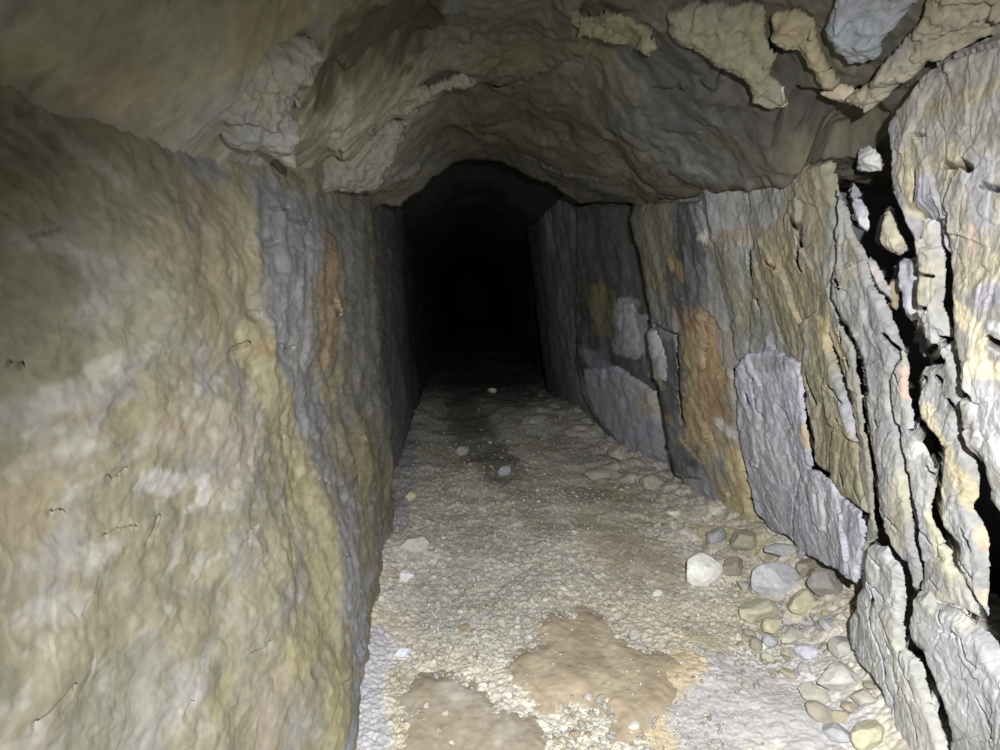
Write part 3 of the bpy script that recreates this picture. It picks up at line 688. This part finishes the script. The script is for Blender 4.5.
ST = [
 ('bright white angular stone on the gravel, the whitest in the tunnel', 702, 567, 40, 38, (.86,.87,.83), 4, .75, .2, .12),
 ('pale lilac grey boulder at the foot of the right wall, middle of the rubble', 775, 573, 50, 40, (.56,.57,.62), 8, .6, .1, .2),
 ('dark grey brown boulder against the foot of the lilac slate slab', 826, 580, 36, 40, (.33,.31,.30), 12, .8, 0, .15),
 ('small brown block between the pale boulder and the dark boulder', 806, 563, 24, 24, (.35,.31,.26), 16, .8, .4, .2),
 ('olive grey flat stone below the yellow stain of the wall', 746, 537, 34, 24, (.36,.35,.28), 20, .6, .3, .2),
 ('grey rounded stone left of the olive flat stone', 716, 533, 26, 20, (.38,.38,.40), 24, .7, .8, .2),
 ('brown dusty stone touching the right side of the white stone', 733, 563, 26, 22, (.34,.29,.25), 28, .7, .3, .25),
 ('yellowish cream stone in front of the pale lilac boulder', 800, 600, 36, 24, (.58,.54,.40), 32, .6, .5, .2),
 ('olive cream stone left of the yellowish one, low in the rubble', 757, 607, 40, 28, (.52,.50,.38), 36, .6, .1, .3),
 ('cream lump sunk in the rubble under the olive cream stone', 772, 622, 26, 22, (.62,.57,.42), 40, .6, .7, .3),
 ('grey flat stone behind the pale boulder, below the slate tip', 782, 550, 34, 14, (.42,.43,.45), 44, .5, 0, .3),
 ('large smooth pale stone near the lower right of the floor', 838, 680, 44, 40, (.60,.60,.58), 48, .6, .2, .3),
 ('pale yellow rounded stone at the bottom edge beside the slate foot', 868, 738, 42, 30, (.58,.56,.42), 52, .6, .5, .3),
 ('dusty white stone left of the large smooth pale stone', 805, 675, 24, 16, (.68,.67,.66), 56, .5, .9, .3),
 ('lilac frosted stone in the row above the large smooth pale stone', 808, 655, 30, 14, (.60,.60,.70), 60, .5, .2, .3),
 ('grey stone behind the large smooth pale one, touching the slate foot', 842, 650, 34, 20, (.50,.50,.47), 64, .6, .4, .3),
 ('whitish pebble with a bright top lying below the far side of the pillar', 673, 513, 14, 9, (.70,.68,.60), 68, .6, .3, .2),
 ('small white pebble right of the path, halfway to the white stone', 657, 592, 12, 7, (.72,.70,.62), 72, .5, .3, .2),
 ('white lump of stone against the foot of the left wall', 407, 577, 15, 13, (.66,.66,.70), 76, .8, .2, .2),
 ('flat cream grey stone beside the left wall, upper of two', 415, 546, 30, 16, (.48,.48,.45), 80, .5, .1, .3),
 ('pale cone shaped stone by the left wall further in', 410, 496, 12, 12, (.52,.48,.36), 84, .8, .6, .2),
 ('pale bluish flake lying low on the floor by the left wall', 402, 652, 18, 12, (.62,.63,.74), 88, .5, .2, .3),
 ('lone pale pebble far down the dark path', 492, 392, 9, 6, (.72,.72,.66), 92, .7, 0, .1),
 ('grey stone lying on the path at left, in the dim part', 462, 448, 14, 13, (.38,.38,.36), 96, .7, .3, .2),
 ('lilac grey stone on the path right of the dark muddy hollow', 505, 472, 14, 12, (.42,.43,.50), 100, .7, .3, .2),
 ('flat grey stone at the foot of the far right wall', 535, 420, 26, 14, (.34,.35,.33), 104, .5, .2, .25),
 ('cream wedge shaped stone at the base of the far right wall', 618, 452, 18, 22, (.44,.42,.34), 108, .9, .3, .25),
 ('long low grey stone in front of the cream wedge', 603, 472, 38, 14, (.40,.39,.34), 112, .5, .1, .3),
 ('dull grey rock at the foot of the pillar crack', 652, 478, 28, 18, (.42,.40,.32), 116, .6, .5, .3),
 ('round grey pebble beside the brown flat stone', 634, 638, 16, 15, (.45,.45,.42), 120, .7, .5, .2),
 ('small brown pit shaped pebble on the pale gravel at left', 464, 628, 12, 6, (.26,.22,.16), 124, .6, 0, .3),
 ('white pebble resting on the brown stone near the bottom edge', 634, 729, 13, 8, (.74,.72,.64), 128, .6, 0, .1),
 ('pale stone half sunk in the bluish dust near the bottom', 792, 640, 26, 16, (.60,.58,.50), 132, .5, .4, .3),
]
for i, (lb, px, py, w, h, c, sd, fl, ro, bu) in enumerate(ST):
    place_stone('stone', lb, px, py, w, h, c, sd, 'stone', fl, ro, 9 if i < 4 else 12, bu)

# the rubble heaped along the right wall: each stone its own object
rg = np.random.RandomState(31)
RUB = []
for k in range(6):
    o_ = stone_mesh('rubble_stone', 1500+k, (1, rg.uniform(.7, .95), rg.uniform(.5, .75)),
                    [(.50,.48,.40), (.44,.43,.40), (.54,.52,.46), (.46,.42,.32), (.48,.49,.52), (.40,.37,.31)][k], sub=4, planes=12)
    o_.materials.append(M_STONE)
    RUB.append(link('rubble_stone', o_, None, 'dusty grey or cream rubble stone half buried along foot of right wall', 'stone', 'rubble stones along the right wall'))
taken = [(px, py, max(w, h)*.5) for _, px, py, w, h, *_r in ST]
n_ = 0
for k in range(400):
    if n_ >= 70: break
    px = rg.uniform(690, 880); py = rg.uniform(525, 745)
    edge_ = np.interp(py, [520, 560, 600, 640, 700, 750], [690, 715, 730, 745, 800, 830])
    if px < edge_: continue
    y, x = at('F', px, py)
    if x > XR(y, 0)-.07: continue
    sz = rg.uniform(.04, .10); w_ = sz*F/np.hypot(y, 1.45)
    if any(np.hypot(px-q[0], py-q[1]) < q[2]*.9+w_*.42 for q in taken): continue
    taken.append((px, py, w_*.5))
    ob = RUB[n_] if n_ < 6 else RUB[rg.randint(6)].copy()
    if n_ >= 6: COL.objects.link(ob)
    ob.location = (x, y, floor_z(x, y)+sz*.12+.004); ob.scale = (sz, sz, sz)
    ob.rotation_euler = (rg.uniform(-.3, .3), rg.uniform(-.3, .3), rg.uniform(0, 6.28)); n_ += 1

# two broad flat brown stones set in the gravel
def flat_stone(label, pts, colr, seed, lift):
    P = loc('F', pts)
    A = np.arange(P[:, 0].min()-.02, P[:, 0].max()+.02, .0045); B = np.arange(P[:, 1].min()-.02, P[:, 1].max()+.02, .0045)
    a, b = np.meshgrid(A, B); o = a*0
    w1 = fbm(a*6, b*6, o, 4, seed, .6)*.03; w2 = fbm(a*6, b*6, o+4, 4, seed, .6)*.03
    ins = inside(a+w1, b+w2, P); D, W = seg_dist('F', a+w1, b+w2, P, True)
    base = FZ(b, a)+fbm(a*.9, b*1.2, o, 3, 503)*.05
    H = lift*sst(-.005, .07, D)+fbm(a*5, b*7, o, 4, seed+3, .5)*.010+.003*fbm(a*30, b*30, o, 3, seed)
    C = base_colour('F', a, b, colr, seed, 3, (1, 2))
    C = C*(1+.10*fbm(a*14, b*24, o, 4, seed+3, .6))[..., None]
    m = ins[:-1, :-1] & ins[1:, 1:] & ins[1:, :-1] & ins[:-1, 1:]
    me = grid_solid('flat_stone', np.stack([b, a, base+H], -1), np.clip(C, .02, .9), np.array([0, 0, -.09]), m)
    return link('flat_stone', me, M_MUD, label, 'flat stone')
flat_stone('broad wet tan flat stone bedded in the gravel, with cream streaks across it',
  [(502,660),(520,645),(540,640),(528,625),(560,612),(585,604),(612,620),(622,636),(640,648),(668,652),(690,670),(680,690),(668,720),(650,735),(605,760),(612,725),(588,706),(566,700),(545,712),(520,700),(505,682)],
  [(.42,.34,.23), (.52,.44,.31), (.45,.37,.26)], 701, .018)
flat_stone('brown flat stone at the bottom edge of the floor, left of the gravel pocket',
  [(392,700),(420,672),(446,668),(480,684),(508,700),(536,714),(550,735),(556,775),(480,790),(400,780)],
  [(.38,.32,.24), (.44,.41,.35), (.35,.29,.21)], 702, .018)

# pebbles one could pick up, each its own object
rng = np.random.RandomState(5)
PCOL = [(.46,.45,.40), (.38,.36,.31), (.55,.53,.46), (.64,.63,.60), (.40,.34,.25), (.42,.42,.44)]
protos = []
for k in range(12):
    me = stone_mesh('pebble', 900+k, (1, rng.uniform(.6, .95), rng.uniform(.4, .7)), PCOL[k % 6], sub=2, planes=10)
    me.materials.append(M_STONE); protos.append(me)
src = [link('pebble', me, None, 'loose pebble lying among the gravel of the tunnel floor', 'pebble', 'loose pebbles on the floor') for me in protos]
cnt = 0
ZONES = [((430,580),(470,640),90), ((560,700),(480,600),60), ((700,830),(580,700),55), ((400,460),(480,740),30), ((550,620),(700,748),30), ((440,580),(400,470),25)]
for (x0, x1), (y0, y1), n in ZONES:
    for k in range(n):
        px, py = rng.uniform(x0, x1), rng.uniform(y0, y1)
        y, x = at('F', px, py)
        if x > XR(y, 0)-.12 or x < XL(y, 0)+.1 or y > 9: 
            continue
        if cnt < len(src): ob = src[cnt]
        else: ob = src[rng.randint(len(src))].copy(); COL.objects.link(ob)
        sz = rng.uniform(.014, .034)*(1+.25*max(0, y-2.5))**.5
        ob.location = (x, y, floor_z(x, y)+sz*.18+.008); ob.scale = (sz, sz, sz)
        ob.rotation_euler = (rng.uniform(-.2, .2), rng.uniform(-.2, .2), rng.uniform(0, 6.28))
        cnt += 1

# fine gravel nobody could count
VV, FFc, CCl = [], [], []
base_i = 0
V0, F0 = ICO[1]
for k in range(7000):
    py = rng.uniform(440, 760); px = rng.uniform(395, 900)
    d = raydir(px, py); t = 1.45/-d[2]; x, y = d[0]*t, d[1]*t
    if y > 6: continue
    if x > XR(y, 0)-.05 or x < XL(y, 0)+.03: continue
    dens = .5+.9*float(perlin(np.array([x*1.7]), np.array([y*1.7]), np.zeros(1), 42)[0])
    if 430 < px < 660 and 520 < py < 660: dens += .35
    if px > 660 and py > 640: dens -= .35
    if rng.rand() > dens: continue
    sz = rng.uniform(.003, .008)*(1+.2*max(0, y-2))
    sc = np.array([1, rng.uniform(.5, 1), rng.uniform(.4, .9)])*sz
    th = rng.uniform(0, 6.28); c_, s_ = math.cos(th), math.sin(th)
    P = V0[:, :]*sc*(1+rng.uniform(-.25, .25, (len(V0), 1)))
    P = np.stack([P[:, 0]*c_-P[:, 1]*s_, P[:, 0]*s_+P[:, 1]*c_, P[:, 2]], -1)
    VV.append((P, x, y)); FFc.append(F0+base_i); base_i += len(V0)
    col_ = np.array(PCOL[rng.randint(6)])*rng.uniform(.7, 1.05)
    CCl.append(np.repeat(col_[None], len(V0), 0))
xs = np.array([v[1] for v in VV]); ys = np.array([v[2] for v in VV])
zs = FZ(xs, ys)+fbm(ys*.9, xs*1.2, xs*0, 3, 503)*.05+fbm(ys*4., xs*4., xs*0, 4, 505)*.018+.010
V = np.concatenate([v[0]+np.array([v[1], v[2], z]) for v, z in zip(VV, zs)])
link('gravel', raw_mesh('gravel', V, np.concatenate(FFc), np.clip(np.concatenate(CCl), .02, .9)), rock_mat('wet_gravel', rough=.35, spec=.6, bump=.2),
     'fine grey wet gravel and grit strewn over the tunnel floor', 'gravel', None, 'stuff')

# ------------------------------------------------------------------ LIGHT: the hand lamp by the camera
ld = bpy.data.lights.new('hand_lamp', 'SPOT')
ld.energy = 335; ld.color = (1.0, .985, .945)
ld.shadow_soft_size = .012
ld.spot_size = math.radians(134); ld.spot_blend = 1.0
lo = bpy.data.objects.new('hand_lamp', ld); COL.objects.link(lo)
lo.location = CAM+rt*.15+up*.12
from mathutils import Vector
lo.rotation_euler = Vector(tuple(raydir(600, 640))).to_track_quat('-Z', 'Y').to_euler()

w = bpy.data.worlds.new('dark'); S.world = w; w.use_nodes = True
w.node_tree.nodes['Background'].inputs[0].default_value = (0, 0, 0, 1)
w.node_tree.nodes['Background'].inputs[1].default_value = 0

vs = S.view_settings
S.display_settings.display_device = 'sRGB'
vs.view_transform = 'Standard'; vs.look = 'None'; vs.exposure = 0; vs.gamma = 1; vs.use_curve_mapping = False
